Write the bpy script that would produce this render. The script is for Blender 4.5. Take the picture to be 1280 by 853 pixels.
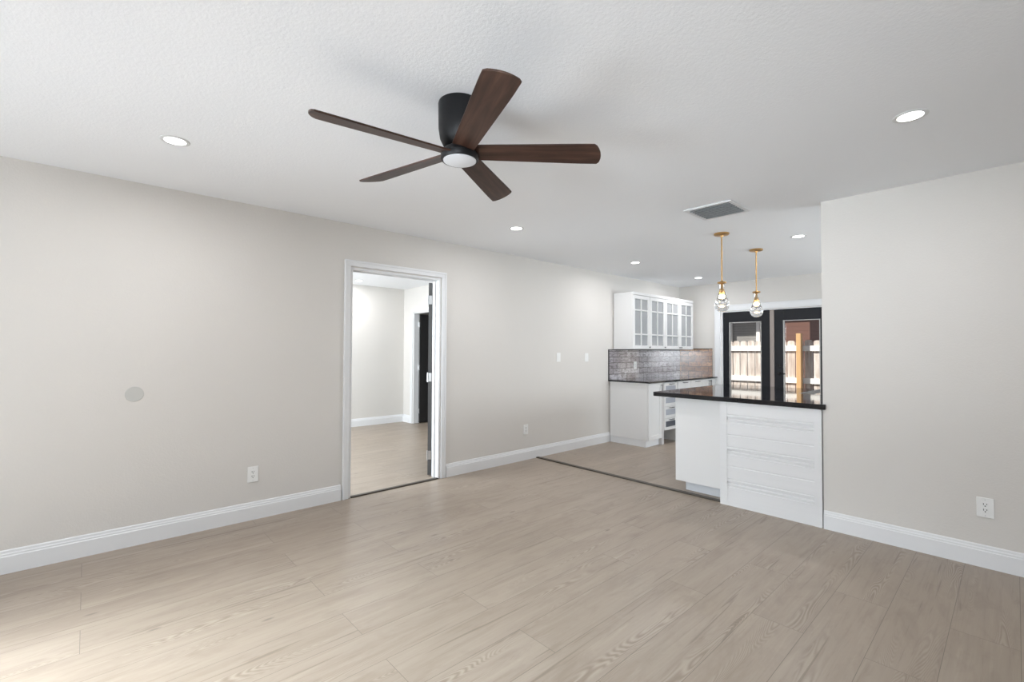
import bpy, bmesh, math, random
from mathutils import Vector, Matrix
random.seed(7)
for o in list(bpy.data.objects): bpy.data.objects.remove(o)
S = bpy.context.scene
COL = S.collection
PI = math.pi

# ------------------------------------------------------------------ camera
cam_d = bpy.data.cameras.new('camera'); cam = bpy.data.objects.new('camera', cam_d); COL.objects.link(cam)
YAW, PITCH, ROLL, EYE = 0.8275, 0.0211, 0.0038, 1.3102
cam_d.sensor_width = 36; cam_d.lens = 36 * 578.29 / 1280; cam_d.clip_start = .05
Fw = Vector((-math.sin(YAW)*math.cos(PITCH), math.cos(YAW)*math.cos(PITCH), math.sin(PITCH)))
R0 = Vector((math.cos(YAW), math.sin(YAW), 0)); U0 = R0.cross(Fw)
Rt = R0*math.cos(ROLL) + U0*math.sin(ROLL); Up = -R0*math.sin(ROLL) + U0*math.cos(ROLL)
cam.matrix_world = Matrix(((Rt.x, Up.x, -Fw.x, 0), (Rt.y, Up.y, -Fw.y, 0), (Rt.z, Up.z, -Fw.z, EYE), (0, 0, 0, 1)))
S.camera = cam

# ------------------------------------------------------------------ view, world, sun, window and fill light
S.view_settings.view_transform = 'Standard'; S.view_settings.look = 'None'
S.view_settings.exposure = 0.09; S.view_settings.gamma = 1; S.view_settings.use_curve_mapping = False
w = bpy.data.worlds.new('world'); S.world = w; w.use_nodes = True
w.node_tree.nodes['Background'].inputs[0].default_value = (.62, .72, .9, 1)
w.node_tree.nodes['Background'].inputs[1].default_value = .5

def aim(o, d): o.rotation_euler = Vector(d).to_track_quat('-Z', 'Y').to_euler()
def area(name, loc, d, sx, sy, watts, col=(1, 1, 1), spread=180):
    l = bpy.data.lights.new(name, 'AREA'); l.shape = 'RECTANGLE'; l.size = sx; l.size_y = sy
    l.energy = watts; l.color = col; l.spread = math.radians(spread)
    o = bpy.data.objects.new(name, l); COL.objects.link(o); o.location = loc; aim(o, d); return o
sl = bpy.data.lights.new('sun', 'SUN'); sl.energy = 7.5; sl.angle = .01; sl.color = (1, .95, .86)
so = bpy.data.objects.new('sun', sl); COL.objects.link(so); aim(so, (1.15, 1, -1.05)); so.location = (0, 0, 6)
# daylight: window behind the camera and kitchen window, plus added ceiling, right and bedroom fills
DAY = (.84, .925, 1)
area('rear_window_light', (-2.35, -2.14, 1.3), (.2, 1, -.58), 2.0, 1.4, 29, DAY, 40)
area('rear_window_skylight', (-2.35, -2.12, 1.3), (0, 1, 0), 2.0, 1.4, 38, DAY)
area('rear_window_sunlight', (-2.35, -2.14, 1.3), (.12, .8, -1), 1.9, 1.4, 30, DAY, 40)
area('rear_ceiling_fill', (-2.35, -2.14, 1.0), (.1, 1, .3), 1.9, .8, 6, DAY, 50)  # added fill tilted upward to brighten the ceiling
area('ceiling_fill_light', (1.3, -2.13, 1.2), (-.6, 1, .22), 2.0, .7, 11, DAY, 45)  # added fill aimed at the middle of the ceiling
area('right_fill_light', (1.3, -2.12, 1.45), (0, 1, 0), 2.0, 1.2, 24, DAY)  # added broad fill for even room light, unseen source
area('kitchen_window_light', (1.38, 6.2, 1.5), (-1, 0, 0), 1.6, 1.0, 74, DAY)
area('bedroom_fill_light', (-5.8, .22, 1.4), (0, 1, .1), 2.4, 1.6, 135, DAY)  # unseen area lamp added to brighten the next room

# ------------------------------------------------------------------ materials
def mat(name, col=(.8, .8, .8), rough=.5, metal=0, spec=.5, coat=0):
    m = bpy.data.materials.new(name); m.use_nodes = True
    b = m.node_tree.nodes['Principled BSDF']
    b.inputs['Base Color'].default_value = (*col, 1); b.inputs['Roughness'].default_value = rough
    b.inputs['Metallic'].default_value = metal; b.inputs['Specular IOR Level'].default_value = spec
    b.inputs['Coat Weight'].default_value = coat
    return m
class N:
    def __init__(s, m): s.t = m.node_tree; s.b = s.t.nodes['Principled BSDF']
    def new(s, typ, **kw):
        n = s.t.nodes.new(typ)
        for k, v in kw.items(): setattr(n, k, v)
        return n
    def l(s, a, b): s.t.links.new(a, b)
    def coords(s, scale=(1, 1, 1), kind='Object', rot=(0, 0, 0)):
        tc = s.new('ShaderNodeTexCoord'); mp = s.new('ShaderNodeMapping')
        mp.inputs['Scale'].default_value = scale; mp.inputs['Rotation'].default_value = rot
        s.l(tc.outputs[kind], mp.inputs[0]); return mp.outputs[0]
    def noise(s, vec, scale=5, detail=4, rough=.5, dist=0):
        n = s.new('ShaderNodeTexNoise'); n.inputs['Scale'].default_value = scale; n.inputs['Detail'].default_value = detail
        n.inputs['Roughness'].default_value = rough; n.inputs['Distortion'].default_value = dist
        s.l(vec, n.inputs['Vector']); return n.outputs['Fac']
    def ramp(s, fac, stops):
        r = s.new('ShaderNodeValToRGB'); e = r.color_ramp.elements
        while len(e) < len(stops): e.new(.5)
        for i, (p, c) in enumerate(stops): e[i].position = p; e[i].color = (*c, 1) if len(c) == 3 else c
        s.l(fac, r.inputs[0]); return r.outputs[0]
    def math(s, op, a, b=None, c=None):
        n = s.new('ShaderNodeMath', operation=op)
        for i, v in enumerate((a, b, c)):
            if v is None: continue
            if isinstance(v, (int, float)): n.inputs[i].default_value = v
            else: s.l(v, n.inputs[i])
        return n.outputs[0]
    def mix(s, fac, a, b, blend='MIX'):
        n = s.new('ShaderNodeMix', data_type='RGBA', blend_type=blend)
        for i, v in ((0, fac), (6, a), (7, b)):
            if isinstance(v, (int, float)): n.inputs[i].default_value = v
            elif isinstance(v, tuple): n.inputs[i].default_value = (*v, 1)
            else: s.l(v, n.inputs[i])
        return n.outputs[2]
    def new_sep(s, c):
        q = s.new('ShaderNodeSeparateColor'); s.l(c, q.inputs[0]); return q.outputs[0]
    def bump(s, h, strength=.1, dist=.01):
        n = s.new('ShaderNodeBump'); n.inputs['Strength'].default_value = strength; n.inputs['Distance'].default_value = dist
        s.l(h, n.inputs['Height']); s.l(n.outputs[0], s.b.inputs['Normal'])

def painted(name, col, rough, bump, scale, var=.02):
    m = mat(name, col, rough, spec=.3); n = N(m); v = n.coords()
    f = n.noise(v, scale, 3, .6)
    c2 = tuple(max(0, x - var) for x in col)
    n.l(n.mix(n.noise(v, 2.2, 3), col, c2), n.b.inputs['Base Color'])
    n.bump(f, bump, .01); return m
M_wall = painted('wall_paint', (.71, .683, .645), .75, .12, 90)
M_ceil = painted('ceiling_texture', (.90, .915, .935), .85, .16, 85, .012)
M_white = mat('trim_white', (.80, .805, .81), .4)
M_cab = mat('cabinet_white', (.76, .755, .745), .4, spec=.3)
M_kick = mat('kick_grey_white', (.66, .68, .71), .4)
M_plate = mat('plate_white', (.87, .87, .85), .35)
M_slot = mat('slot_dark', (.03, .03, .03), .6)
M_disc = mat('cover_grey', (.56, .555, .525), .7, spec=.2)
M_dark = mat('door_charcoal', (.022, .021, .021), .5, spec=.3)
M_edge = mat('door_edge_grey', (.10, .10, .10), .5)
M_black = mat('black_metal', (.008, .008, .009), .42, 0, spec=.3)
M_frame = mat('door_black_navy', (.008, .009, .012), .38, spec=.3)
M_astr = mat('astragal_taupe', (.34, .29, .26), .5)
M_steel = mat('satin_steel', (.62, .62, .62), .3, .9)
M_chrome = mat('dark_nickel', (.22, .22, .23), .3, 1)
M_bead = mat('glass_bead', (.45, .44, .42), .4)
M_strip = mat('transition_bronze', (.075, .063, .05), .45, .3)
M_trimdark = mat('tile_edge_dark', (.02, .02, .02), .4)
M_vent = mat('vent_white', (.72, .73, .73), .4)
M_ventdark = mat('vent_recess_shade', (.12, .122, .122), .8)  # dark tone stands in for the shade of a duct recess
M_brass = mat('aged_brass', (.58, .36, .15), .28, 1)
M_postwood = mat('cedar_post', (.60, .37, .18), .8)
M_nwhite = mat('neighbour_white', (.85, .85, .84), .6)
M_roof = mat('roof_brown', (.14, .10, .085), .8)

def emit(name, col, st):
    m = bpy.data.materials.new(name); m.use_nodes = True; t = m.node_tree; t.nodes.clear()
    e = t.nodes.new('ShaderNodeEmission'); e.inputs[0].default_value = (*col, 1); e.inputs[1].default_value = st
    o = t.nodes.new('ShaderNodeOutputMaterial'); t.links.new(e.outputs[0], o.inputs[0]); return m
M_led = emit('led_lens', (1, .98, .95), 9)
M_bulb = emit('warm_filament', (1, .72, .38), 26)
M_fanlens = mat('fan_lens', (.80, .83, .87), .35); M_fanlens.node_tree.nodes['Principled BSDF'].inputs['Emission Color'].default_value = (.85, .9, 1, 1)
M_fanlens.node_tree.nodes['Principled BSDF'].inputs['Emission Strength'].default_value = .02

def thin_glass(name, tint=(1, 1, 1), ior=1.45):
    m = bpy.data.materials.new(name); m.use_nodes = True; t = m.node_tree; t.nodes.clear()
    tr = t.nodes.new('ShaderNodeBsdfTransparent'); tr.inputs[0].default_value = (*tint, 1)
    g = t.nodes.new('ShaderNodeBsdfGlossy'); g.inputs['Roughness'].default_value = .01
    fr = t.nodes.new('ShaderNodeFresnel'); fr.inputs[0].default_value = ior
    mx = t.nodes.new('ShaderNodeMixShader'); o = t.nodes.new('ShaderNodeOutputMaterial')
    t.links.new(fr.outputs[0], mx.inputs[0]); t.links.new(tr.outputs[0], mx.inputs[1]); t.links.new(g.outputs[0], mx.inputs[2])
    t.links.new(mx.outputs[0], o.inputs[0]); return m
M_pane = thin_glass('window_glass', (.97, .98, .98), 1.25)
M_cabglass = thin_glass('cabinet_glass', (.86, .88, .88), 1.8)
_t = M_cabglass.node_tree; _d = _t.nodes.new('ShaderNodeBsdfDiffuse'); _d.inputs[0].default_value = (.72, .73, .74, 1); _m = _t.nodes.new('ShaderNodeMixShader')
_o = [q for q in _t.nodes if q.type == 'OUTPUT_MATERIAL'][0]; _s = _o.inputs[0].links[0].from_socket; _m.inputs[0].default_value = .42
_t.links.new(_s, _m.inputs[1]); _t.links.new(_d.outputs[0], _m.inputs[2]); _t.links.new(_m.outputs[0], _o.inputs[0])
M_crystal = mat('crystal', (1, 1, 1), 0.0); M_crystal.node_tree.nodes['Principled BSDF'].inputs['Transmission Weight'].default_value = 1
M_crystal.node_tree.nodes['Principled BSDF'].inputs['IOR'].default_value = 1.5

# greige vinyl plank floor, planks run along Y
def floor_mat():
    m = mat('plank_floor', (.4, .35, .3), .4, spec=.45); n = N(m)
    tc = n.new('ShaderNodeTexCoord'); sp = n.new('ShaderNodeSeparateXYZ'); n.l(tc.outputs['Object'], sp.inputs[0])
    X, Y = sp.outputs[0], sp.outputs[1]
    cb = n.new('ShaderNodeCombineXYZ'); n.l(Y, cb.inputs[0]); n.l(X, cb.inputs[1])
    def brick(c1, c2, mo, ms):
        b = n.new('ShaderNodeTexBrick'); b.offset = .37; b.inputs['Scale'].default_value = 1
        b.inputs['Brick Width'].default_value = 1.52; b.inputs['Row Height'].default_value = .228
        b.inputs['Mortar Size'].default_value = ms; b.inputs['Mortar Smooth'].default_value = .1; b.inputs['Bias'].default_value = 0
        for k, c in (('Color1', c1), ('Color2', c2), ('Mortar', mo)): b.inputs[k].default_value = (*c, 1)
        n.l(cb.outputs[0], b.inputs['Vector']); return b
    b = brick((0, 0, 0), (1, 1, 1), (.5, .5, .5), .0011); rnd = b.outputs['Color']
    # per-plank grain space
    z = n.math('MULTIPLY', rnd, 37.0)
    def sv(ax, ay):
        c = n.new('ShaderNodeCombineXYZ'); n.l(n.math('MULTIPLY', X, ax), c.inputs[0])
        n.l(n.math('MULTIPLY', Y, ay), c.inputs[1]); n.l(z, c.inputs[2]); return c.outputs[0]
    streak = n.noise(sv(48, 2.0), 1, 7, .68, .4)
    fine = n.noise(sv(150, 9), 1, 3, .6)
    broad = n.noise(sv(5, .9), 1, 3, .5, .8)
    cloud = n.noise(tc.outputs['Object'], .9, 3)
    base = n.ramp(streak, [(.30, (.22, .172, .130)), (.45, (.355, .292, .232)), (.60, (.395, .330, .266)), (.74, (.49, .42, .345))])
    base = n.mix(.45, base, n.ramp(broad, [(.3, (.29, .232, .178)), (.7, (.45, .378, .308))]))
    base = n.mix(n.math('MULTIPLY', rnd, .22), base, (.275, .215, .165))
    base = n.mix(n.math('MULTIPLY', fine, .28), base, (.30, .24, .185))
    blot = n.noise(sv(11, 3.2), 1, 4, .65, .6)
    base = n.mix(n.math('MULTIPLY', n.new_sep(n.ramp(blot, [(.48, (0, 0, 0)), (.72, (1, 1, 1))])), .38), base, (.215, .163, .122))
    # cathedral grain lines: contours of a stretched noise, only in patches
    cn = n.noise(sv(9, 1.0), 1, 1.5, .4, .2)
    wav = n.math('SINE', n.math('MULTIPLY', cn, 290.0))
    lines = n.math('SMOOTH_MIN', n.math('MAXIMUM', n.math('MULTIPLY', wav, 1.0), 0.0), 1.0, .1)
    mask = n.ramp(n.noise(sv(8, .55), 1.3, 1, .5), [(.56, (0, 0, 0)), (.70, (1, 1, 1))])
    dm = n.new('ShaderNodeSeparateColor'); n.l(mask, dm.inputs[0])
    base = n.mix(n.math('MULTIPLY', n.math('MULTIPLY', lines, dm.outputs[0]), .30), base, (.52, .45, .375))
    dark = n.math('MAXIMUM', n.math('MULTIPLY', wav, -1.0), 0.0)
    base = n.mix(n.math('MULTIPLY', n.math('MULTIPLY', dark, dm.outputs[0]), .42), base, (.18, .135, .10))
    # dark long cracks and knots
    ck = n.noise(sv(30, .9), 1.1, 2, .5, 1.2)
    ckf = n.ramp(ck, [(.66, (0, 0, 0)), (.72, (1, 1, 1))])
    base = n.mix(n.math('MULTIPLY', ckf, .6), base, (.19, .15, .115))
    kn = n.new('ShaderNodeTexVoronoi'); kn.inputs['Scale'].default_value = 1.0; n.l(sv(5.5, 1.9), kn.inputs['Vector'])
    kf = n.ramp(kn.outputs['Distance'], [(.03, (1, 1, 1)), (.07, (0, 0, 0))])
    base = n.mix(n.math('MULTIPLY', kf, .6), base, (.15, .12, .10))
    base = n.mix(b.outputs['Fac'], base, (.17, .14, .115))
    n.l(base, n.b.inputs['Base Color'])
    n.l(n.math('MULTIPLY_ADD', streak, .16, .30), n.b.inputs['Roughness'])
    n.bump(n.math('SUBTRACT', n.math('MULTIPLY', fine, .3), b.outputs['Fac']), .12, .004)
    return m
M_floor = floor_mat()

def walnut():
    m = mat('walnut_blade', (.1, .05, .03), .42, spec=.4); n = N(m)
    v = n.coords((2.2, 26, 4))
    c = n.ramp(n.noise(v, 1, 5, .6, .6), [(.28, (.020, .009, .006)), (.5, (.055, .026, .018)), (.72, (.10, .052, .035))])
    n.l(c, n.b.inputs['Base Color']); return m
M_walnut = walnut()

def granite():
    m = mat('black_granite', (.008, .008, .009), .04, spec=.5); n = N(m)
    v = n.coords()
    c = n.ramp(n.noise(v, 260, 2, .6), [(.55, (.008, .008, .010)), (.75, (.03, .032, .036))])
    n.l(c, n.b.inputs['Base Color'])
    n.bump(n.noise(n.coords((1.2, 3, 1)), 5, 1), .05, .004); return m
M_gran = granite()

def brickmat(swap):
    A_, B_ = ((.32, .15, .07, 1), (.64, .36, .20, 1)) if swap == 'x' else ((.40, .37, .39, 1), (.70, .68, .72, 1))  # left panel's grey has the reflected white casing and door glass painted in
    C_, D_ = ((.10, .055, .035), (.62, .42, .28)) if swap == 'x' else ((.17, .15, .155), (.75, .74, .78))
    m = mat('backsplash_brick_' + swap, (.3, .2, .12), .35, .1, spec=.6, coat=1); n = N(m); n.b.inputs['Coat IOR'].default_value = 2.1; n.b.inputs['Coat Roughness'].default_value = .13
    tc = n.new('ShaderNodeTexCoord'); sp = n.new('ShaderNodeSeparateXYZ'); n.l(tc.outputs['Object'], sp.inputs[0])
    cb = n.new('ShaderNodeCombineXYZ'); n.l(sp.outputs[0 if swap == 'x' else 1], cb.inputs[0]); n.l(sp.outputs[2], cb.inputs[1])
    nv = n.noise(tc.outputs['Object'], 9, 3)
    off = n.new('ShaderNodeVectorMath', operation='ADD'); n.l(cb.outputs[0], off.inputs[0])
    cc = n.new('ShaderNodeCombineXYZ'); n.l(n.math('MULTIPLY', nv, .03), cc.inputs[0]); n.l(n.math('MULTIPLY', nv, .02), cc.inputs[1]); n.l(cc.outputs[0], off.inputs[1])
    b = n.new('ShaderNodeTexBrick'); b.inputs['Scale'].default_value = 1; b.inputs['Brick Width'].default_value = .235
    b.inputs['Row Height'].default_value = .084; b.inputs['Mortar Size'].default_value = .0045; b.inputs['Mortar Smooth'].default_value = .3
    b.inputs['Color1'].default_value = A_; b.inputs['Color2'].default_value = B_
    b.inputs['Mortar'].default_value = (.05, .035, .03, 1); n.l(off.outputs[0], b.inputs['Vector'])
    v2 = n.new('ShaderNodeMapping'); v2.inputs['Scale'].default_value = (12, 12, 34); n.l(tc.outputs['Object'], v2.inputs[0])
    st = n.noise(v2.outputs[0], 1, 5, .7, .6)
    c = n.mix(n.ramp(st, [(.35, (1, 1, 1)), (.55, (0, 0, 0))]), b.outputs['Color'], C_)
    c = n.mix(n.ramp(st, [(.60, (0, 0, 0)), (.75, (.8, .8, .8))]), c, D_)
    n.l(c, n.b.inputs['Base Color'])
    n.bump(n.math('SUBTRACT', n.math('MULTIPLY', st, .5), b.outputs['Fac']), .35, .004); return m

def fencewood():
    m = mat('weathered_fence', (.7, .62, .56), .8, spec=.2); n = N(m)
    c = n.ramp(n.noise(n.coords((18, 18, 1.5)), 1, 4, .6, .4), [(.3, (.40, .32, .28)), (.5, (.60, .53, .49)), (.75, (.78, .74, .71))])
    n.l(c, n.b.inputs['Base Color']); return m
M_fence = fencewood()
M_rail = mat('fence_rail_pale', (.90, .88, .86), .8)
def siding(name, a, bcol, sc):
    m = mat(name, a, .8, spec=.2); n = N(m)
    tc = n.new('ShaderNodeTexCoord'); sp = n.new('ShaderNodeSeparateXYZ'); n.l(tc.outputs['Object'], sp.inputs[0])
    f = n.math('FRACT', n.math('MULTIPLY', sp.outputs[2], sc))
    n.l(n.mix(n.ramp(f, [(.0, (1, 1, 1)), (.15, (0, 0, 0))]), a, bcol), n.b.inputs['Base Color']); return m
M_siding = siding('neighbour_grey_siding', (.25, .24, .235), (.13, .125, .12), 14)
M_redbrick = siding('neighbour_brown_wall', (.16, .085, .07), (.09, .05, .042), 9)
def pavers():
    m = mat('patio_concrete', (.5, .48, .45), .85, spec=.2); n = N(m)
    n.l(n.ramp(n.noise(n.coords(), 3, 5), [(.3, (.40, .38, .35)), (.7, (.56, .54, .5))]), n.b.inputs['Base Color']); return m
M_patio = pavers()

# ------------------------------------------------------------------ mesh helpers
def box(bm, x0, x1, y0, y1, z0, z1):
    v = [bm.verts.new(p) for p in ((x0, y0, z0), (x1, y0, z0), (x1, y1, z0), (x0, y1, z0), (x0, y0, z1), (x1, y0, z1), (x1, y1, z1), (x0, y1, z1))]
    for f in ((3, 2, 1, 0), (4, 5, 6, 7), (0, 1, 5, 4), (1, 2, 6, 5), (2, 3, 7, 6), (3, 0, 4, 7)): bm.faces.new([v[i] for i in f])
def boxes(*bs):
    bm = bmesh.new()
    for b in bs: box(bm, *b)
    return bm
def lathe(bm, prof, c=(0, 0, 0), seg=32, close=True):
    rings = []
    for r, z in prof:
        if r < 1e-6: rings.append([bm.verts.new((c[0], c[1], c[2] + z))])
        else: rings.append([bm.verts.new((c[0] + r*math.cos(2*PI*i/seg), c[1] + r*math.sin(2*PI*i/seg), c[2] + z)) for i in range(seg)])
    for a, b in zip(rings, rings[1:]):
        for i in range(seg):
            j = (i + 1) % seg
            if len(a) == 1 and len(b) == 1: continue
            if len(a) == 1: bm.faces.new((a[0], b[i], b[j]))
            elif len(b) == 1: bm.faces.new((a[i], a[j], b[0]))
            else: bm.faces.new((a[i], a[j], b[j], b[i]))
    return bm
def prism(bm, pts, z0, z1):
    a = [bm.verts.new((x, y, z0)) for x, y in pts]; b = [bm.verts.new((x, y, z1)) for x, y in pts]
    bm.faces.new(list(reversed(a))); bm.faces.new(b); n = len(pts)
    for i in range(n): bm.faces.new((a[i], a[(i+1) % n], b[(i+1) % n], b[i]))
    return bm
def extrude_profile(bm, prof, p0, p1, out):
    """prof: (offset outward, height) loop; runs from p0 to p1 (xy), out: outward xy"""
    A = [bm.verts.new((p0[0] + out[0]*o, p0[1] + out[1]*o, z)) for o, z in prof]
    B = [bm.verts.new((p1[0] + out[0]*o, p1[1] + out[1]*o, z)) for o, z in prof]
    n = len(prof)
    for i in range(n): bm.faces.new((A[i], A[(i+1) % n], B[(i+1) % n], B[i]))
    bm.faces.new(list(reversed(A))); bm.faces.new(B)
def root_of(o):
    while o.parent: o = o.parent
    return o
def obj(name, bm, m, parent=None, bevel=0, smooth=False, loc=None):
    """mesh in world coordinates; the object's origin is its thing's origin, or loc"""
    bmesh.ops.recalc_face_normals(bm, faces=bm.faces)
    me = bpy.data.meshes.new(name); bm.to_mesh(me); bm.free()
    o = bpy.data.objects.new(name, me); COL.objects.link(o)
    if isinstance(m, (list, tuple)):
        for q in m: me.materials.append(q)
    else: me.materials.append(m)
    if parent:
        r = root_of(parent); L = Vector(r.location)
        if r.get('local') is None: me.transform(Matrix.Translation(-L))
        o.parent = parent
    elif loc is not None:
        me.transform(Matrix.Translation(-Vector(loc))); o.location = loc
    if smooth:
        for p in me.polygons: p.use_smooth = True
        me.set_sharp_from_angle(angle=math.radians(40))
    if bevel:
        b = o.modifiers.new('bevel', 'BEVEL'); b.width = bevel; b.segments = 2; b.limit_method = 'ANGLE'
    return o
def struct(name, bm, m, **k):
    o = obj(name, bm, m, **k); o['kind'] = 'structure'; return o
def thing(name, label, cat, loc, group=None, rotz=0, local=False):
    o = bpy.data.objects.new(name, None); COL.objects.link(o); o.location = loc; o.rotation_euler = (0, 0, rotz)
    o.empty_display_size = .1
    o['label'] = label; o['category'] = cat
    if group: o['group'] = group
    if local: o['local'] = 1
    return o
def dup(root, loc, label, rotz=None):
    def cp(o, par):
        c = o.copy(); COL.objects.link(c)
        if par: c.parent = par
        for ch in [x for x in bpy.data.objects if x.parent == o]: cp(ch, c)
        return c
    r = cp(root, None); r.location = loc; r['label'] = label
    if rotz is not None: r.rotation_euler = (0, 0, rotz)
    return r

# ------------------------------------------------------------------ room shell
H = 2.44; XL = -4.006; YR = 4.058; YB = 7.698; XE = -.98
DY0, DY1, DZ = 1.727, 2.680, 2.053                 # doorway in the left wall
BX0, BX1, BZ = -3.275, -1.765, 1.965               # French door opening in the kitchen's back wall
BR = 4.321; BXL = -7.658                            # bedroom corner
QX0, QX1, QZ = -7.322, -6.48, 1.99                 # doorway in the bedroom's end wall
t = .124
struct('floor', boxes((BXL-.2, 3.4, -2.3, YB+.12, -.12, 0)), M_floor)
struct('ceiling', boxes((BXL-.2, 3.4, -2.3, YB+.12, H, H+.12)), M_ceil)
struct('wall_left', boxes((XL-t, XL, -2.1, DY0, 0, H), (XL-t, XL, DY1, YB+.12, 0, H), (XL-t, XL, DY0, DY1, DZ, H)), M_wall)
struct('wall_right', boxes((XE, 3.2, YR, YR+.13, 0, H)), M_wall)
struct('wall_back', boxes((XL, BX0, YB, YB+.12, 0, H), (BX1, 1.4, YB, YB+.12, 0, H), (BX0, BX1, YB, YB+.12, BZ, H)), M_wall)
struct('wall_kitchen', boxes((1.4, 1.52, YR+.13, YB+.12, 0, H)), M_wall)
struct('wall_side', boxes((3.2, 3.32, -2.1, YR+.13, 0, H)), M_wall)
struct('wall_rear', boxes((XL, -3.4, -2.22, -2.1, 0, H), (-1.3, .25, -2.22, -2.1, 0, H), (2.35, 3.2, -2.22, -2.1, 0, H),
       (-3.4, -1.3, -2.22, -2.1, 2.06, H), (-3.4, -1.3, -2.22, -2.1, 0, .52), (.25, 2.35, -2.22, -2.1, 0, .82), (.25, 2.35, -2.22, -2.1, 2.08, H)), M_wall)  # right-hand opening added for the fill lamps
struct('wall_bedroom', boxes((BXL-.12, BXL, .1, 6.2, 0, H), (BXL, XL-t, 0, .1, 0, H)), M_wall)
struct('wall_bedroom_end', boxes((BXL, QX0, BR, BR+.12, 0, H), (QX1, XL-t, BR, BR+.12, 0, H), (QX0, QX1, BR, BR+.12, QZ, H)), M_wall)
struct('wall_closet', boxes((QX1+.1, QX1+.2, BR+.12, 6.2, 0, H), (BXL, QX1+.2, 6.2, 6.3, 0, H)), M_wall)

BBH = .135
BBP = [(0, 0), (.016, 0), (.016, .098), (.012, .103), (.012, .112), (.008, .118), (.007, .129), (.003, BBH), (0, BBH)]
def baseboard(name, *runs):
    bm = bmesh.new()
    for p0, p1, out in runs: extrude_profile(bm, BBP, p0, p1, out)
    return struct(name, bm, M_white)
CW = .062
baseboard('baseboard_left', ((XL, -2.1), (XL, DY0-CW-.012), (1, 0)), ((XL, DY1+CW+.012), (XL, 5.605), (1, 0)))
baseboard('baseboard_right', ((XE+.002, YR), (3.2, YR), (0, -1)))
baseboard('baseboard_bedroom', ((BXL, .1), (BXL, BR), (1, 0)), ((BXL+.016, BR), (QX0-CW-.012, BR), (0, -1)), ((QX1+CW+.012, BR), (XL-t, BR), (0, -1)))
baseboard('baseboard_side', ((3.2, -2.1), (3.2, YR-.016), (-1, 0)))

# casings: profile boards around an opening
def casing_x(name, x, sgn, y0, y1, z1, cw=CW, d=.018):
    """casing on a wall face x = const, facing sgn*X, around y0..y1 up to z1"""
    a = x; b = x + sgn*d; c = x + sgn*(d + .006)
    X0, X1 = sorted((a, b)); X2, X3 = sorted((b, c))
    e = .012
    bm = boxes((X0, X1, y0-cw, y0-e+.004, 0, z1+e-.004), (X0, X1, y1+e-.004, y1+cw, 0, z1+e-.004), (X0, X1, y0-cw, y1+cw, z1+e-.004, z1+cw))
    for q in ((X2, X3, y0-cw, y0-cw+.02, 0, z1+cw-.02), (X2, X3, y1+cw-.02, y1+cw, 0, z1+cw-.02), (X2, X3, y0-cw, y1+cw, z1+cw-.02, z1+cw)): box(bm, *q)
    return bm
def casing_y(y, sgn, x0, x1, z1, cw=CW, d=.018):
    Y0, Y1 = sorted((y, y + sgn*d)); Y2, Y3 = sorted((y + sgn*d, y + sgn*(d+.006))); e = .008
    return boxes((x0-cw, x0-e, Y0, Y1, 0, z1+e), (x1+e, x1+cw, Y0, Y1, 0, z1+e), (x0-cw, x1+cw, Y0, Y1, z1+e, z1+cw),
                 (x0-cw, x0-cw+.02, Y2, Y3, 0, z1+cw-.02), (x1+cw-.02, x1+cw, Y2, Y3, 0, z1+cw-.02), (x0-cw, x1+cw, Y2, Y3, z1+cw-.02, z1+cw))
tr = struct('trim_1', casing_x('c', XL, 1, DY0, DY1, DZ), M_white, bevel=.003)
j = obj('door_jamb', boxes((XL-t, XL, DY0, DY0+.018, 0, DZ-.018), (XL-t, XL, DY1-.018, DY1, 0, DZ-.018), (XL-t, XL, DY0, DY1, DZ-.018, DZ),
        (XL-.075, XL-.062, DY0+.018, DY0+.03, 0, DZ-.03), (XL-.075, XL-.062, DY1-.03, DY1-.018, 0, DZ-.03), (XL-.075, XL-.062, DY0+.018, DY1-.018, DZ-.03, DZ-.018)), M_white, tr, .002)
tr2 = struct('trim_2', casing_y(BR, -1, QX0, QX1, QZ), M_white, bevel=.003)
obj('door_jamb', boxes((QX0, QX0+.018, BR, BR+.12, 0, QZ-.018), (QX1-.018, QX1, BR, BR+.12, 0, QZ-.018), (QX0, QX1, BR, BR+.12, QZ-.018, QZ)), M_white, tr2, .002)
tr3 = struct('trim_3', casing_y(YB, -1, BX0, BX1, BZ, .105, .02), M_white, bevel=.003)
obj('door_jamb', boxes((BX0, BX0+.018, YB, YB+.12, 0, BZ-.012), (BX1-.018, BX1, YB, YB+.12, 0, BZ-.012), (BX0, BX1, YB, YB+.12, BZ-.012, BZ)), M_white, tr3, .002)
# window frames behind the camera; the right one is added for fill light
struct('window_1', boxes((-3.4, -3.35, -2.2, -2.12, .52, 2.06), (-1.35, -1.3, -2.2, -2.12, .52, 2.06), (-3.35, -1.35, -2.2, -2.12, 2.01, 2.06), (-3.35, -1.35, -2.2, -2.12, .52, .57)), M_white)
struct('fill_light_frame', boxes((.25, .3, -2.2, -2.12, .82, 2.08), (2.3, 2.35, -2.2, -2.12, .82, 2.08), (.3, 2.3, -2.2, -2.12, 2.03, 2.08), (.3, 2.3, -2.2, -2.12, .82, .87)), M_white)

# floor transition strips
def strip(name, b):
    return struct(name, boxes(b), M_strip, bevel=.004)
strip('trim_4', (XL+.0165, -1.742, 4.072, 4.118, 0, .012))
strip('trim_5', (XL-.026, XL+.014, DY0+.0185, DY1-.0185, 0, .012))

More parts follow.
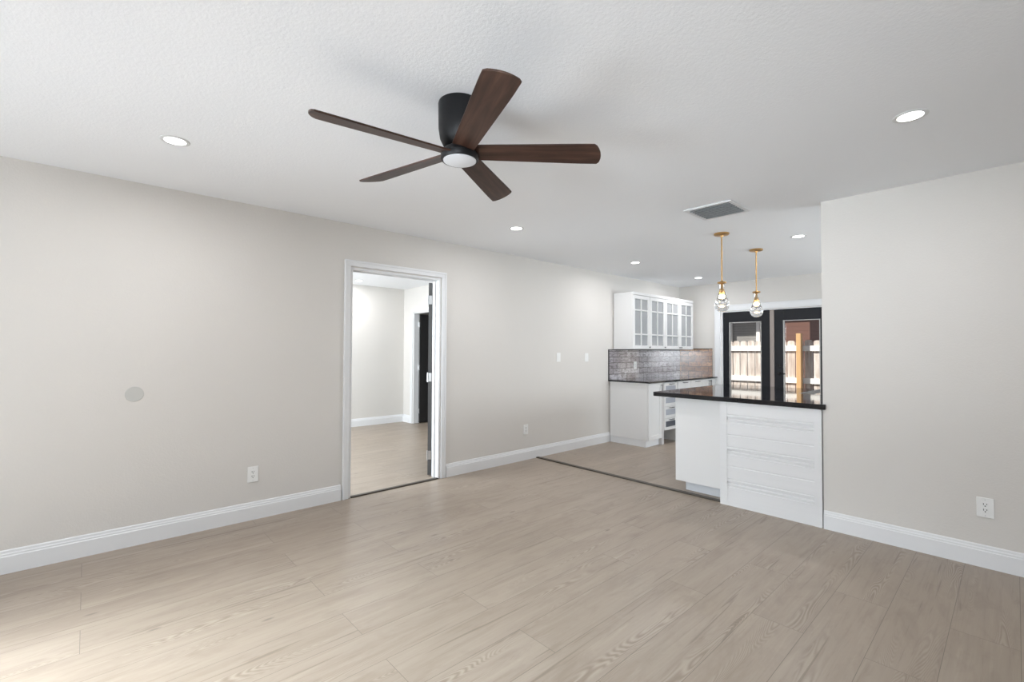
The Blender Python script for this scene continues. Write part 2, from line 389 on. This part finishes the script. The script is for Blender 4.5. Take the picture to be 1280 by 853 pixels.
# ------------------------------------------------------------------ doors
def panel_door(name, hinge, ang, width, height, hinge_side=1, thick=.036):
    """slab from local origin along +x; z from .012; six-panel style with two raised panels"""
    bm = boxes((.002, width, -thick/2+.004, thick/2-.004, .015, height))
    for s in (-1, 1):
        y0, y1 = sorted((s*(thick/2-.004), s*thick/2)); st = .11
        for q in ((.002, st, .015, height), (width-st, width, .015, height), (st, width-st, .015, .22), (st, width-st, height-.12, height), (st, width-st, .92, 1.06),
                  (width/2-.05, width/2+.05, .22, .92), (width/2-.05, width/2+.05, 1.06, height-.12)):
            box(bm, q[0], q[1], y0, y1, q[2], q[3])
    o = struct(name, bm, M_dark, bevel=.0015); o['local'] = 1
    o.location = hinge; o.rotation_euler = (0, 0, ang)
    eb = boxes((-.0005, .002, -thick/2+.001, thick/2-.001, .016, height-.001))
    obj('door_edge', eb, M_edge, o)
    for z in (height-.18, height/2+.02, .22):
        hb = boxes((-.012, .012, -thick/2-.0035, -thick/2, z-.045, z+.045)) if hinge_side < 0 else boxes((-.003, -.0005, -thick/2, thick/2-.004, z-.045, z+.045))
        bmesh.ops.create_cone(hb, cap_ends=True, segments=12, radius1=.006, radius2=.006, depth=.1,
                              matrix=Matrix.Translation((-.008, hinge_side*(thick/2+.004), z)))
        h = obj('hinge', hb, M_steel, o); h['label'] = 'satin steel butt hinge'
    return o
# in the doorway of the left wall, swung open into the next room until it lies along the line of sight
d1 = panel_door('door_1', (XL-t-.016, DY1-.034, 0), math.radians(180-37), .80, 2.02)
hb = boxes((.70, .76, .018, .03, .98, 1.04)); kn = obj('door_handle', hb, M_steel, d1, .005)
d2 = panel_door('door_2', (QX0+.04, BR+.1, 0), math.radians(82), .74, 1.955)
for z in (1.76, 1.02, .22): 
    pass

def french(name, x0, x1, lock):
    y0, y1 = YB+.02, YB+.064; top = BZ-.014; st = .098; gz = 1.785
    st2 = .122
    sl, sr = (st, st2) if not lock else (st2, st)
    bm = boxes((x0, x0+sl, y0, y1, .01, top), (x1-sr, x1, y0, y1, .01, top), (x0+sl, x1-sr, y0, y1, gz, top), (x0+sl, x1-sr, y0, y1, .01, .25))
    o = struct(name, bm, M_frame, bevel=.003)
    a, b = x0+sl, x1-sr; g = .012
    bd = boxes((a, a+g, y0-.006, y0, .25, gz), (b-g, b, y0-.006, y0, .25, gz), (a+g, b-g, y0-.006, y0, .25, .25+g), (a+g, b-g, y0-.006, y0, gz-g, gz))
    for q in ((a, a+g, y0, y1), (b-g, b, y0, y1)): box(bd, q[0], q[1], q[2]+.001, q[3]-.001, .25, gz)
    obj('glazing_bead', bd, M_bead, o)
    obj('pane', boxes((a, b, y0+.02, y0+.025, .25, gz)), M_pane, o)
    if lock:
        hb = bmesh.new(); X = x0+sl*.5
        for z, r in ((.98, .03), (1.10, .027)):
            bmesh.ops.create_cone(hb, cap_ends=True, segments=24, radius1=r, radius2=r, depth=.012, matrix=Matrix.Translation((X, y0-.006, z)) @ Matrix.Rotation(PI/2, 4, 'X'))
        box(hb, X-.008, X+.008, y0-.05, y0-.01, .972, .988); box(hb, X-.008, X+.10, y0-.06, y0-.045, .972, .988)
        obj('door_handle', hb, M_black, o, .003)
    return o
french('door_3', -3.254, -2.548, False)
french('door_4', -2.484, -1.785, True)
struct('trim_6', boxes((-2.545, -2.487, YB+.008, YB+.075, .004, BZ-.014)), M_astr, bevel=.004)

# ------------------------------------------------------------------ kitchen: cabinets on the left wall
KY0, KY1 = 5.60, YB-.002
KX = -3.36; KF = KX - .02      # door face, carcass front
def handle_v(bm, x, y, z0, z1):
    box(bm, x, x+.026, y-.004, y+.004, z0+.008, z0+.016); box(bm, x, x+.026, y-.004, y+.004, z1-.016, z1-.008); box(bm, x+.022, x+.030, y-.005, y+.005, z0, z1)
def handle_h(bm, x, y0, y1, z):
    box(bm, x, x+.026, y0+.008, y0+.016, z-.004, z+.004); box(bm, x, x+.026, y1-.016, y1-.008, z-.004, z+.004); box(bm, x+.022, x+.030, y0, y1, z-.005, z+.005)
def shaker(bm, x0, x1, y0, y1, z0, z1, fr=.055):
    """framed door leaf facing +X with a recessed centre"""
    box(bm, x0, x0+.012, y0+fr, y1-fr, z0+fr, z1-fr)
    box(bm, x0, x1, y0, y0+fr, z0, z1); box(bm, x0, x1, y1-fr, y1, z0, z1); box(bm, x0, x1, y0+fr, y1-fr, z0, z0+fr); box(bm, x0, x1, y0+fr, y1-fr, z1-fr, z1)
BT = .874
# end cabinet with one tall door
c = thing('base_cabinet', 'white end base cabinet against the left wall, plain side facing the living room', 'cabinet', (-3.7, 5.77, 0), 'base cabinets under the brick backsplash')
obj('body', boxes((XL+.017, KF, KY0, 5.945, .092, BT)), M_cab, c, .002)
obj('toe_kick', boxes((XL+.017, -3.41, KY0+.012, 5.945, 0, .092)), M_white, c, .002)
bm = bmesh.new(); shaker(bm, KF+.001, KX, 5.605, 5.942, .10, .868); dd = obj('door', bm, M_cab, c, .0015)
bm = bmesh.new(); handle_v(bm, KX, 5.915, .72, .85); obj('handle', bm, M_chrome, dd)
# drawer cabinet over an open gap
c = thing('drawer_cabinet', 'white four-drawer cabinet with glass drawer fronts above an open gap', 'cabinet', (-3.7, 6.18, 0), 'base cabinets under the brick backsplash')
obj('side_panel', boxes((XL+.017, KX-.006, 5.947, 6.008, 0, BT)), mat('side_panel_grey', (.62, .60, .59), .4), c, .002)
obj('side_panel', boxes((XL+.017, KF, 6.384, 6.400, 0, BT)), M_cab, c, .002)
obj('body', boxes((XL+.017, KF-.02, 6.010, 6.383, .19, .206), (XL+.017, XL+.03, 6.010, 6.383, .206, BT), (XL+.03, KF-.02, 6.010, 6.383, .855, BT)), M_cab, c)
M_drawerglass = mat('frosted_drawer_glass', (.45, .47, .52), .15, spec=.7)
M_drawerglassd = mat('clear_drawer_glass', (.12, .13, .15), .12, spec=.7)
for i in range(4):
    z0 = .192 + i*.168; z1 = z0 + .164
    bm = bmesh.new(); fr = .042
    y0, y1 = 6.012, 6.382
    box(bm, KF, KX, y0, y0+fr, z0, z1); box(bm, KF, KX, y1-fr, y1, z0, z1); box(bm, KF, KX, y0+fr, y1-fr, z0, z0+fr); box(bm, KF, KX, y0+fr, y1-fr, z1-fr, z1)
    for q in ((KF-.4, KF, y0+.01, y0+.022, z0+.02, z1-.03), (KF-.4, KF, y1-.022, y1-.01, z0+.02, z1-.03), (KF-.4, KF, y0+.022, y1-.022, z0+.02, z0+.03)): box(bm, *q)
    dr = obj('drawer', bm, M_cab, c, .0015)
    obj('glass_front', boxes((KF+.006, KF+.011, y0+fr, y1-fr, z0+fr, z1-fr)), M_drawerglassd if i == 0 else M_drawerglass, dr)
    bm = bmesh.new(); handle_h(bm, KX, 6.14, 6.25, z1-.018); obj('handle', bm, M_chrome, dr)
# two drawer-over-door units, then a double door unit
for (y0, y1, lab) in ((6.402, 6.80, 'white base cabinet with one top drawer, just beyond the glass-front drawers'), (6.802, 7.20, 'white base cabinet with one top drawer, next to the double-door unit')):
    c = thing('base_cabinet', lab, 'cabinet', (-3.7, (y0+y1)/2, 0), 'base cabinets under the brick backsplash')
    obj('body', boxes((XL+.017, KF, y0, y1, .092, BT)), M_cab, c, .002)
    obj('toe_kick', boxes((XL+.017, -3.41, y0, y1, 0, .092)), M_white, c)
    bm = bmesh.new(); box(bm, KF+.001, KX, y0+.003, y1-.003, .71, .866); dr = obj('drawer', bm, M_cab, c, .002)
    bm = bmesh.new(); handle_h(bm, KX, (y0+y1)/2-.06, (y0+y1)/2+.06, .845); obj('handle', bm, M_chrome, dr)
    bm = bmesh.new(); shaker(bm, KF+.001, KX, y0+.003, y1-.003, .10, .705); dd = obj('door', bm, M_cab, c, .0015)
    bm = bmesh.new(); handle_v(bm, KX, y0+.03, .55, .68); obj('handle', bm, M_chrome, dd)
c = thing('base_cabinet', 'white double-door base cabinet in the corner beside the black French doors', 'cabinet', (-3.7, 7.43, 0), 'base cabinets under the brick backsplash')
obj('body', boxes((XL+.017, KF, 7.202, 7.66, .092, BT)), M_cab, c, .002)
obj('toe_kick', boxes((XL+.017, -3.41, 7.202, 7.66, 0, .092)), M_white, c)
for y0, y1, hy in ((7.205, 7.429, 7.405), (7.433, 7.657, 7.457)):
    bm = bmesh.new(); shaker(bm, KF+.001, KX, y0, y1, .10, .866, .045); dd = obj('door', bm, M_cab, c, .0015)
    bm = bmesh.new(); handle_v(bm, KX, hy, .72, .85); obj('handle', bm, M_chrome, dd)
ct = obj('countertop', boxes((XL+.001, -3.335, 5.575, YB-.001, BT+.001, .896)), M_gran, bevel=.003, loc=(-3.7, 6.6, .874))
ct['label'] = 'black granite countertop on the white cabinets along the left wall'; ct['category'] = 'countertop'
# backsplash panels
for nm, b, e, sw, lab in (
    ('backsplash', (XL+.001, XL+.011, 5.592, YB-.012, .8965, 1.323), [(XL+.001, XL+.013, 5.580, 5.5915, .8965, 1.335), (XL+.001, XL+.013, 5.5915, YB-.012, 1.3235, 1.335)], 'y',
     'glossy brick-look backsplash panel on the left wall behind the counter'),
    ('backsplash', (XL+.012, -3.425, YB-.011, YB-.001, .8965, 1.352), [(XL+.012, -3.425, YB-.013, YB-.001, 1.3525, 1.362)], 'x',
     'short copper-brown brick-look backsplash panel beside the French doors')):
    o = obj(nm, boxes(b), brickmat(sw), loc=((b[0]+b[1])/2, (b[2]+b[3])/2, b[4])); o['label'] = lab; o['category'] = 'backsplash'; o['group'] = 'brick-look backsplash panels'
    ed = bmesh.new()
    for q in e: box(ed, *q)
    obj('edge_trim', ed, M_trimdark, o)['label'] = 'dark edge strip'

# wall cabinets with glass doors
UX = -3.665; UZ0, UZ1 = 1.340, 2.16
M_cabin = mat('cabinet_interior', (.55, .555, .55), .6)
def glass_door(c, y0, y1, knob, hinge=False):
    z0, z1 = UZ0+.004, UZ1-.045; fr = .05; x0, x1 = UX-.019, UX
    a, b, u, v = y0+fr, y1-fr, z0+fr, z1-fr
    h = v-u; m = (a+b)/2; g = .009
    bm = boxes((x0, x1, y0, a, z0, z1), (x0, x1, b, y1, z0, z1), (x0, x1, a, b, z0, u), (x0, x1, a, b, v, z1))
    for q in ((x0+.004, x1-.002, m-g, m+g, u, v), (x0+.004, x1-.002, a, b, u+h*.24-g, u+h*.24+g), (x0+.004, x1-.002, a, b, v-h*.24-g, v-h*.24+g)): box(bm, *q)
    d = obj('door', bm, M_cab, c, .0012)
    obj('pane', boxes((x0+.002, x0+.0035, a, b, u, v)), M_cabglass, d)
    bm = bmesh.new(); ky = y1-.025 if knob > 0 else y0+.025
    box(bm, UX, UX+.016, ky-.004, ky+.004, z0+.022, z0+.03); box(bm, UX+.014, UX+.024, ky-.010, ky+.010, z0+.016, z0+.036)
    obj('knob', bm, M_chrome, d, .002)
    if hinge:
        for z in (v-.05, u+.03):
            obj('hinge', boxes((x0-.03, x0+.001, b-.045, b-.005, z-.015, z+.02)), M_chrome, d)
def wall_cab(y0, y1, lab, doors):
    c = thing('wall_cabinet', lab, 'cabinet', (-3.84, (y0+y1)/2, UZ0), 'glass-door wall cabinets over the counter')
    X0 = XL+.014; X1 = UX-.02; s = .016
    obj('body', boxes((X0, X1, y0, y0+s, UZ0, UZ1-.04), (X0, X1, y1-s, y1, UZ0, UZ1-.04), (X0, X1, y0+s, y1-s, UZ0, UZ0+s), (X0, X1, y0+s, y1-s, UZ1-.04-s, UZ1-.04), (X0, X0+.008, y0+s, y1-s, UZ0+s, UZ1-.04-s)), M_cabin if False else M_cab, c, .001)
    obj('crown', boxes((X0, UX+.003, y0, y1, UZ1-.04, UZ1)), M_cab, c, .003)
    for z in (UZ0+.27, UZ0+.52):
        obj('shelf', boxes((X0+.008, X1-.02, y0+s, y1-s, z, z+.008)), mat('shelf_grey_%d' % int(z*100+y0*7), (.5, .52, .52), .3), c)
    for d in doors: glass_door(c, *d)
wall_cab(5.70, 6.152, 'white wall cabinet with a single glass door, nearest the living room', [(5.703, 6.150, 1)])
wall_cab(6.154, 6.596, 'white wall cabinet with a single glass door, second from the living room', [(6.157, 6.594, 1)])
wall_cab(6.598, 7.51, 'white wall cabinet with two glass doors, nearest the kitchen corner', [(6.601, 7.052, 1), (7.056, 7.507, -1, True)])

# ------------------------------------------------------------------ peninsula
IT = .88
c = thing('base_cabinet', 'plain white peninsula cabinet with a recessed kick under the black counter overhang', 'cabinet', (-1.97, 4.5, 0), 'peninsula cabinets')
obj('body', boxes((-2.205, -1.749, 4.15, 4.84, .09, IT)), M_cab, c, .002)
obj('toe_kick', boxes((-2.135, -1.742, 4.215, 4.84, 0, .09)), M_kick, c)
c = thing('base_cabinet', 'white peninsula cabinet faced with a grooved white panel beside the right wall', 'cabinet', (-1.36, 4.4, 0), 'peninsula cabinets')
obj('body', boxes((-1.740, XE-.006, 4.068, 4.84, .0, IT)), M_cab, c, .002)
M_boardw = mat('whitewashed_panel', (.85, .855, .86), .4); n = N(M_boardw)
n.l(n.ramp(n.noise(n.coords((1.2, 1, 30)), 1.5, 4, .6, .4), [(.3, (.755, .755, .755)), (.6, (.77, .77, .77))]), n.b.inputs['Base Color'])
px0, px1, py = -1.740, XE-.006, 4.046
bm = boxes((px0, px0+.06, py, 4.067, 0, IT), (px1-.05, px1, py, 4.067, 0, IT))
prof = [(0, .003)]                             # (height, depth behind the frame face)
def step(zc, w_, d_): prof.extend([(zc-w_/2, .003), (zc-w_/6, .003+d_), (zc+w_/4, .003+d_), (zc+w_/2, .003)])
for zc in (.19, .335, .462, .60, .735):
    if zc in (.335, .60): step(zc, .014, .004); continue
    step(zc-.026, .016, .006); step(zc+.004, .024, .015); step(zc+.034, .014, .005)
prof.append((IT, .003))
X0_, X1_ = px0+.06, px1-.05
loop = [(py+d_, z_) for z_, d_ in prof] + [(4.067, IT), (4.067, 0)]
A = [bm.verts.new((X0_, y_, z_)) for y_, z_ in loop]; B = [bm.verts.new((X1_, y_, z_)) for y_, z_ in loop]; nn = len(loop)
for k in range(nn): bm.faces.new((A[k], A[(k+1) % nn], B[(k+1) % nn], B[k]))
bm.faces.new(list(reversed(A))); bm.faces.new(B)
obj('front_panel', bm, M_boardw, c)
c = thing('base_cabinet', 'white cabinet under the far leg of the black counter, facing the cooking area', 'cabinet', (-1.8, 5.2, 0), 'peninsula cabinets')
obj('body', boxes((-2.205, -1.43, 4.842, 5.60, .09, IT)), M_cab, c, .002)
obj('toe_kick', boxes((-2.135, -1.48, 4.842, 5.55, 0, .09)), M_kick, c)
for y0, y1 in ((4.93, 5.26), (5.263, 5.595)):
    bm = bmesh.new(); shaker(bm, -1.429, -1.411, y0, y1, .10, .872); dd = obj('door', bm, M_cab, c, .0015)
    bm = bmesh.new(); handle_v(bm, -1.411, y1-.03, .7, .83); obj('handle', bm, M_chrome, dd)
r = .025
pts = [(-2.375+r-r*math.cos(a), 4.022+r-r*math.sin(a)) for a in [i*PI/12 for i in range(7)]]
pts += [(XE+.024, 4.022), (XE+.024, YR-.002), (XE-.003, YR-.002), (XE-.003, 4.93), (-1.385, 4.93), (-1.385, 5.66), (-2.375, 5.66)]
bm = prism(bmesh.new(), pts, IT+.001, .92)
o = obj('countertop', bm, M_gran, bevel=.004, loc=(-1.8, 4.4, .88)); o['label'] = 'L-shaped polished black granite countertop on the white peninsula'; o['category'] = 'countertop'

# ------------------------------------------------------------------ outlets, switches, wall plate
def outlet(loc, rotz, label, group='duplex wall outlets'):
    """plate facing local -Y, centred at loc"""
    c = thing('wall_outlet', label, 'outlet', loc, group, rotz, True)
    obj('cover_plate', boxes((-.038, .038, -.006, -.0005, -.060, .060)), M_plate, c, .0025)
    obj('receptacle', boxes((-.0165, .0165, -.0075, -.006, -.034, .034)), M_plate, c, .001)
    for z in (.017, -.017):
        bm = boxes((-.0085, -.0055, -.0083, -.0075, z-.001, z+.010), (.0055, .0085, -.0083, -.0075, z+.001, z+.009))
        bmesh.ops.create_cone(bm, cap_ends=True, segments=12, radius1=.0032, radius2=.0032, depth=.0008, matrix=Matrix.Translation((0, -.0079, z-.007)) @ Matrix.Rotation(PI/2, 4, 'X'))
        obj('socket_holes', bm, M_slot, c)
    for z in (.048, -.048):
        bm = bmesh.new(); bmesh.ops.create_cone(bm, cap_ends=True, segments=12, radius1=.0028, radius2=.0028, depth=.001, matrix=Matrix.Translation((0, -.0065, z)) @ Matrix.Rotation(PI/2, 4, 'X'))
        obj('screw', bm, M_steel, c)
    return c
ou = outlet((-.137, YR, .363), 0, 'white duplex outlet low on the right wall')
dup(ou, (XL, .963, .347), 'white duplex outlet low on the left wall, near side of the doorway', PI/2)
dup(ou, (XL, 3.91, .364), 'white duplex outlet low on the left wall between doorway and kitchen', PI/2)
dup(ou, (XL+.011, 6.265, 1.09), 'white outlet set in the brick backsplash over the counter', PI/2)
def switch(loc, label):
    c = thing('light_switch', label, 'switch', loc, 'wall switches', PI/2, True)
    obj('cover_plate', boxes((-.036, .036, -.006, -.0005, -.058, .058)), M_plate, c, .0025)
    obj('rocker', boxes((-.016, .016, -.010, -.006, -.033, .033)), M_plate, c, .002)
    return c
sw = switch((XL, 4.499, 1.227), 'white light switch on the left wall, closer to the doorway')
dup(sw, (XL, 5.077, 1.223), 'white light switch on the left wall, closer to the kitchen cabinets')
bm = bmesh.new(); lathe(bm, [(0, 0), (.050, 0), (.050, .0025), (.048, .004), (0, .004)], seg=48)
bmesh.ops.rotate(bm, verts=bm.verts, matrix=Matrix.Rotation(PI/2, 3, 'Y')); bmesh.ops.translate(bm, verts=bm.verts, vec=(XL+.0003, .241, 1.009))
o = obj('wall_cover_plate', bm, M_disc, loc=(XL, .241, 1.009)); o['label'] = 'round grey blank cover plate on the left wall'; o['category'] = 'cover plate'

# ------------------------------------------------------------------ ceiling fixtures
def downlight(loc, label):
    c = thing('recessed_light', label, 'ceiling light', loc, 'recessed ceiling lights', 0, True)
    bm = lathe(bmesh.new(), [(.050, -.003), (.064, -.0035), (.068, -.0015), (.068, -.0002), (.050, -.0002), (.050, -.003)], seg=40); obj('trim_ring', bm, M_vent, c, smooth=True)
    bm = lathe(bmesh.new(), [(0, -.0022), (.0498, -.0022), (.0498, -.0003), (0, -.0003)], seg=40); obj('lens', bm, M_led, c)
    l = bpy.data.lights.new('recessed_light_lamp', 'AREA'); l.shape = 'DISK'; l.size = .095; l.energy = 7.8; l.color = (.97, .97, 1); l.spread = math.radians(175)
    lo = bpy.data.objects.new('recessed_light_lamp', l); COL.objects.link(lo); lo.parent = c; lo.location = (0, 0, -.006)
    return c
dl = downlight((-3.062, .333, H), 'round recessed light in the living room ceiling, left of the fan')
for p, lab in (((-.325, 2.879), 'round recessed light in the ceiling, far right above the right wall'),
               ((-3.10, 2.90), 'round recessed light in the ceiling just below and right of the fan'),
               ((-3.266, 5.13), 'round recessed light in the ceiling in front of the wall cabinets'),
               ((-1.42, 5.10), 'round recessed light in the ceiling right of both pendants'),
               ((-3.275, 6.888), 'round recessed light nearest the kitchen back corner, left of the pendants'),
               ((-7.198, 3.24), 'round recessed light in the next room, seen through the doorway')):
    dup(dl, (*p, H), lab)

# air vent
c = thing('ceiling_vent', 'white louvred air vent in the ceiling ahead of the pendants', 'vent', (-1.595, 3.68, H))
vx0, vx1, vy0, vy1 = -1.782, -1.410, 3.492, 3.872; f = .032
bm = bmesh.new()
for (a, b, cc, d) in ((vx0, vx1, vy0, vy0+f), (vx0, vx1, vy1-f, vy1), (vx0, vx0+f, vy0+f, vy1-f), (vx1-f, vx1, vy0+f, vy1-f)): box(bm, a, b, cc, d, H-.012, H-.0005)
obj('frame', bm, M_vent, c, .004)
obj('backing', boxes((vx0+f, vx1-f, vy0+f, vy1-f, H-.003, H-.0005)), M_ventdark, c)
M_louvre = mat('louvre_grey', (.48, .49, .49), .5)
for i in range(8):
    y = vy0+f+.022 + i*(vy1-vy0-2*f-.04)/7
    bm = bmesh.new(); a, b = vx0+f, vx1-f
    v = [bm.verts.new(q) for q in ((a, y-.008, H-.018), (b, y-.008, H-.018), (b, y+.006, H-.004), (a, y+.006, H-.004), (a, y-.0065, H-.018), (b, y-.0065, H-.018), (b, y+.0075, H-.004), (a, y+.0075, H-.004))]
    for ff in ((3, 2, 1, 0), (4, 5, 6, 7), (0, 1, 5, 4), (1, 2, 6, 5), (2, 3, 7, 6), (3, 0, 4, 7)): bm.faces.new([v[k] for k in ff])
    obj('louvre', bm, M_louvre, c)

# pendants
def pendant(loc, label):
    c = thing('pendant_light', label, 'pendant light', loc, 'brass pendants over the peninsula', 0, True)
    obj('canopy', lathe(bmesh.new(), [(0, -.0005), (.068, -.0005), (.068, -.012), (.062, -.018), (.016, -.022), (.012, -.034), (0, -.034)], seg=36), M_brass, c, smooth=True)
    obj('rod', lathe(bmesh.new(), [(0, -.033), (.0065, -.033), (.0065, -.458), (0, -.458)], seg=16), M_brass, c, smooth=True)
    obj('collar', lathe(bmesh.new(), [(0, -.455), (.012, -.456), (.018, -.462), (.038, -.466), (.041, -.473), (.038, -.480), (.018, -.484), (.013, -.492), (0, -.492)], seg=28), M_brass, c, smooth=True)
    s = obj('socket', lathe(bmesh.new(), [(0, -.492), (.005, -.492), (.005, -.53), (.011, -.54), (.011, -.58), (.009, -.59), (0, -.59)], seg=20), M_brass, c, smooth=True)
    obj('bulb', lathe(bmesh.new(), [(0, -.589), (.006, -.590), (.012, -.602), (.013, -.618), (.008, -.634), (0, -.638)], seg=20), M_bulb, s, smooth=True)
    outer = [(.0175, -.492), (.020, -.53), (.030, -.575), (.046, -.618), (.060, -.655), (.066, -.685), (.062, -.712), (.046, -.735), (.022, -.748), (0, -.751)]
    inner = [(0, -.700), (.018, -.697), (.036, -.682), (.045, -.662), (.040, -.635), (.028, -.600), (.020, -.560), (.0155, -.525), (.0140, -.492)]
    g = obj('glass_drop', lathe(bmesh.new(), outer + inner + [outer[0]], seg=40), M_crystal, c, smooth=True)
    l = bpy.data.lights.new('pendant_lamp', 'POINT'); l.energy = 1.2; l.color = (1, .75, .45); l.shadow_soft_size = .02
    return c
pn = pendant((-1.887, 4.451, H), 'brass pendant with a clear glass teardrop, nearer one with its bottom beside the white casing')
dup(pn, (-1.925, 5.429, H), 'brass pendant with a clear glass teardrop, farther one hanging in front of the black doors')

# ceiling fan
FX, FY = -1.708, 1.241; BZF = 2.205
fan = thing('ceiling_fan', 'black hugger ceiling fan with five dark walnut blades and a round lens', 'ceiling fan', (FX, FY, H), None, 0, True)
z = lambda v: v - H
obj('motor_housing', lathe(bmesh.new(), [(0, -.0005), (.097, -.0005), (.099, -.006), (.097, -.12), (.090, -.165), (.075, -.195), (.062, -.205), (0, -.205)], seg=56), M_black, fan, smooth=True)
obj('blade_hub', lathe(bmesh.new(), [(0, -.205), (.060, -.205), (.072, -.212), (.078, -.232), (.0, -.232)], seg=48), M_black, fan, smooth=True)
lk = obj('light_kit', lathe(bmesh.new(), [(0, -.232), (.078, -.232), (.086, -.236), (.086, -.256), (.082, -.262), (.076, -.262), (.076, -.257), (0, -.257)], seg=56), M_black, fan, smooth=True)
obj('lens', lathe(bmesh.new(), [(0, -.2575), (.0755, -.2575), (.0745, -.264), (.05, -.269), (0, -.271)], seg=56), M_fanlens, lk, smooth=True)
def blade_mesh():
    bm = bmesh.new(); L = .630; n = 18; top = []; bot = []
    edge = []
    for i in range(n+1):
        u = i/n; x = .060 + (L-.060)*u; wdt = .049 + .017*min(1, u*1.15)
        edge.append((x, wdt))
    a = [(x, w_) for x, w_ in edge]; b = [(x, -w_) for x, w_ in edge]
    # tip: slightly bowed, the leading corner a little further out, corners rounded
    tip = []
    w1 = edge[-1][1]
    for i in range(13):
        s = 1 - 2*i/12; yy = w1*s
        bow = .018*(1-s*s) + .016*s
        rr = -.006*max(0, abs(s)-.87)/.13
        tip.append((L + bow + rr, yy))
    loop = a[:-1] + tip + list(reversed(b[:-1]))
    prism(bm, loop, -.004, .004)
    me = bpy.data.meshes.new('blade'); bmesh.ops.recalc_face_normals(bm, faces=bm.faces); bm.to_mesh(me); bm.free(); me.materials.append(M_walnut); return me
bmesh_ = blade_mesh()
BLADES = [(48.67, -14.6, 0, 1), (120.67, -14.6, 0, 1), (192.67, -14.6, 0, 1), (262.8, -14.6, -.012, 1), (336.67, -14.6, 0, 1)]
for ang, pit, dz, sc in BLADES:
    b = bpy.data.objects.new('blade', bmesh_); COL.objects.link(b); b.parent = fan; b.location = (0, 0, BZF - H + .012 + dz)
    b.matrix_local = Matrix.Translation((0, 0, BZF - H + .012 + dz)) @ Matrix.Rotation(math.radians(ang), 4, 'Z') @ Matrix.Rotation(math.radians(pit), 4, 'X')
    mo = b.modifiers.new('bevel', 'BEVEL'); mo.width = .002; mo.segments = 2; mo.limit_method = 'ANGLE'

# ------------------------------------------------------------------ outside the French doors
struct('ground', boxes((-14, 6, YB+.13, 22, -.2, -.05)), M_patio)
fz = -.05; FYY = 9.95
fence = thing('fence', 'pale dog-eared wooden picket fence across the yard', 'fence', (-3, FYY, fz))
pw, gap = .128, .017
x = -6.6
while x < -.4:
    ht = 1.53 + random.uniform(-.008, .008); c0 = .035
    bm = bmesh.new()
    loop = [(x, fz), (x+pw, fz), (x+pw, ht-c0), (x+pw-.015, ht-.008), (x+pw-c0-.01, ht), (x+c0+.01, ht), (x+.015, ht-.008), (x, ht-c0)]
    A = [bm.verts.new((p[0], FYY, p[1])) for p in loop]; B = [bm.verts.new((p[0], FYY+.018, p[1])) for p in loop]
    bm.faces.new(A); bm.faces.new(list(reversed(B)))
    for i in range(8): bm.faces.new((A[i], A[(i+1) % 8], B[(i+1) % 8], B[i]))
    obj('picket', bm, M_fence, fence); x += pw + gap
for z0, z1 in ((1.325, 1.425), (.715, .815), (.13, .23)):
    obj('rail', boxes((-6.6, -.4, FYY-.042, FYY-.0005, z0, z1)), M_rail, fence, .003)
o = obj('yard_post', boxes((-2.785, -2.705, FYY-.15, FYY-.044, fz, 1.655)), M_postwood, bevel=.006, loc=(-2.745, FYY-.09, fz))
o['label'] = 'orange cedar post standing right in front of the pale fence'; o['category'] = 'post'
hs = thing('neighbour_house', 'neighbouring house with grey siding and a brown wall beyond the fence', 'house', (-5.5, 15, -.05))
obj('siding_wall', boxes((-13, -4.62, 13.6, 18, -.05, 2.9)), M_siding, hs)
obj('brown_wall', boxes((-4.62, -3.47, 13.3, 18, -.05, 2.9)), M_redbrick, hs)
for xx in (-5.56, -4.80): obj('corner_board', boxes((xx, xx+.09, 13.5, 13.598, -.05, 2.9)), M_nwhite, hs)
bm = bmesh.new(); prism(bm, [(-13.4, 12.5), (-3.0, 12.5), (-3.0, 18.6), (-13.4, 18.6)], 2.9, 3.0)
box(bm, -13.2, -3.2, 13.4, 17.8, 3.0, 3.6); obj('roof', bm, M_roof, hs)
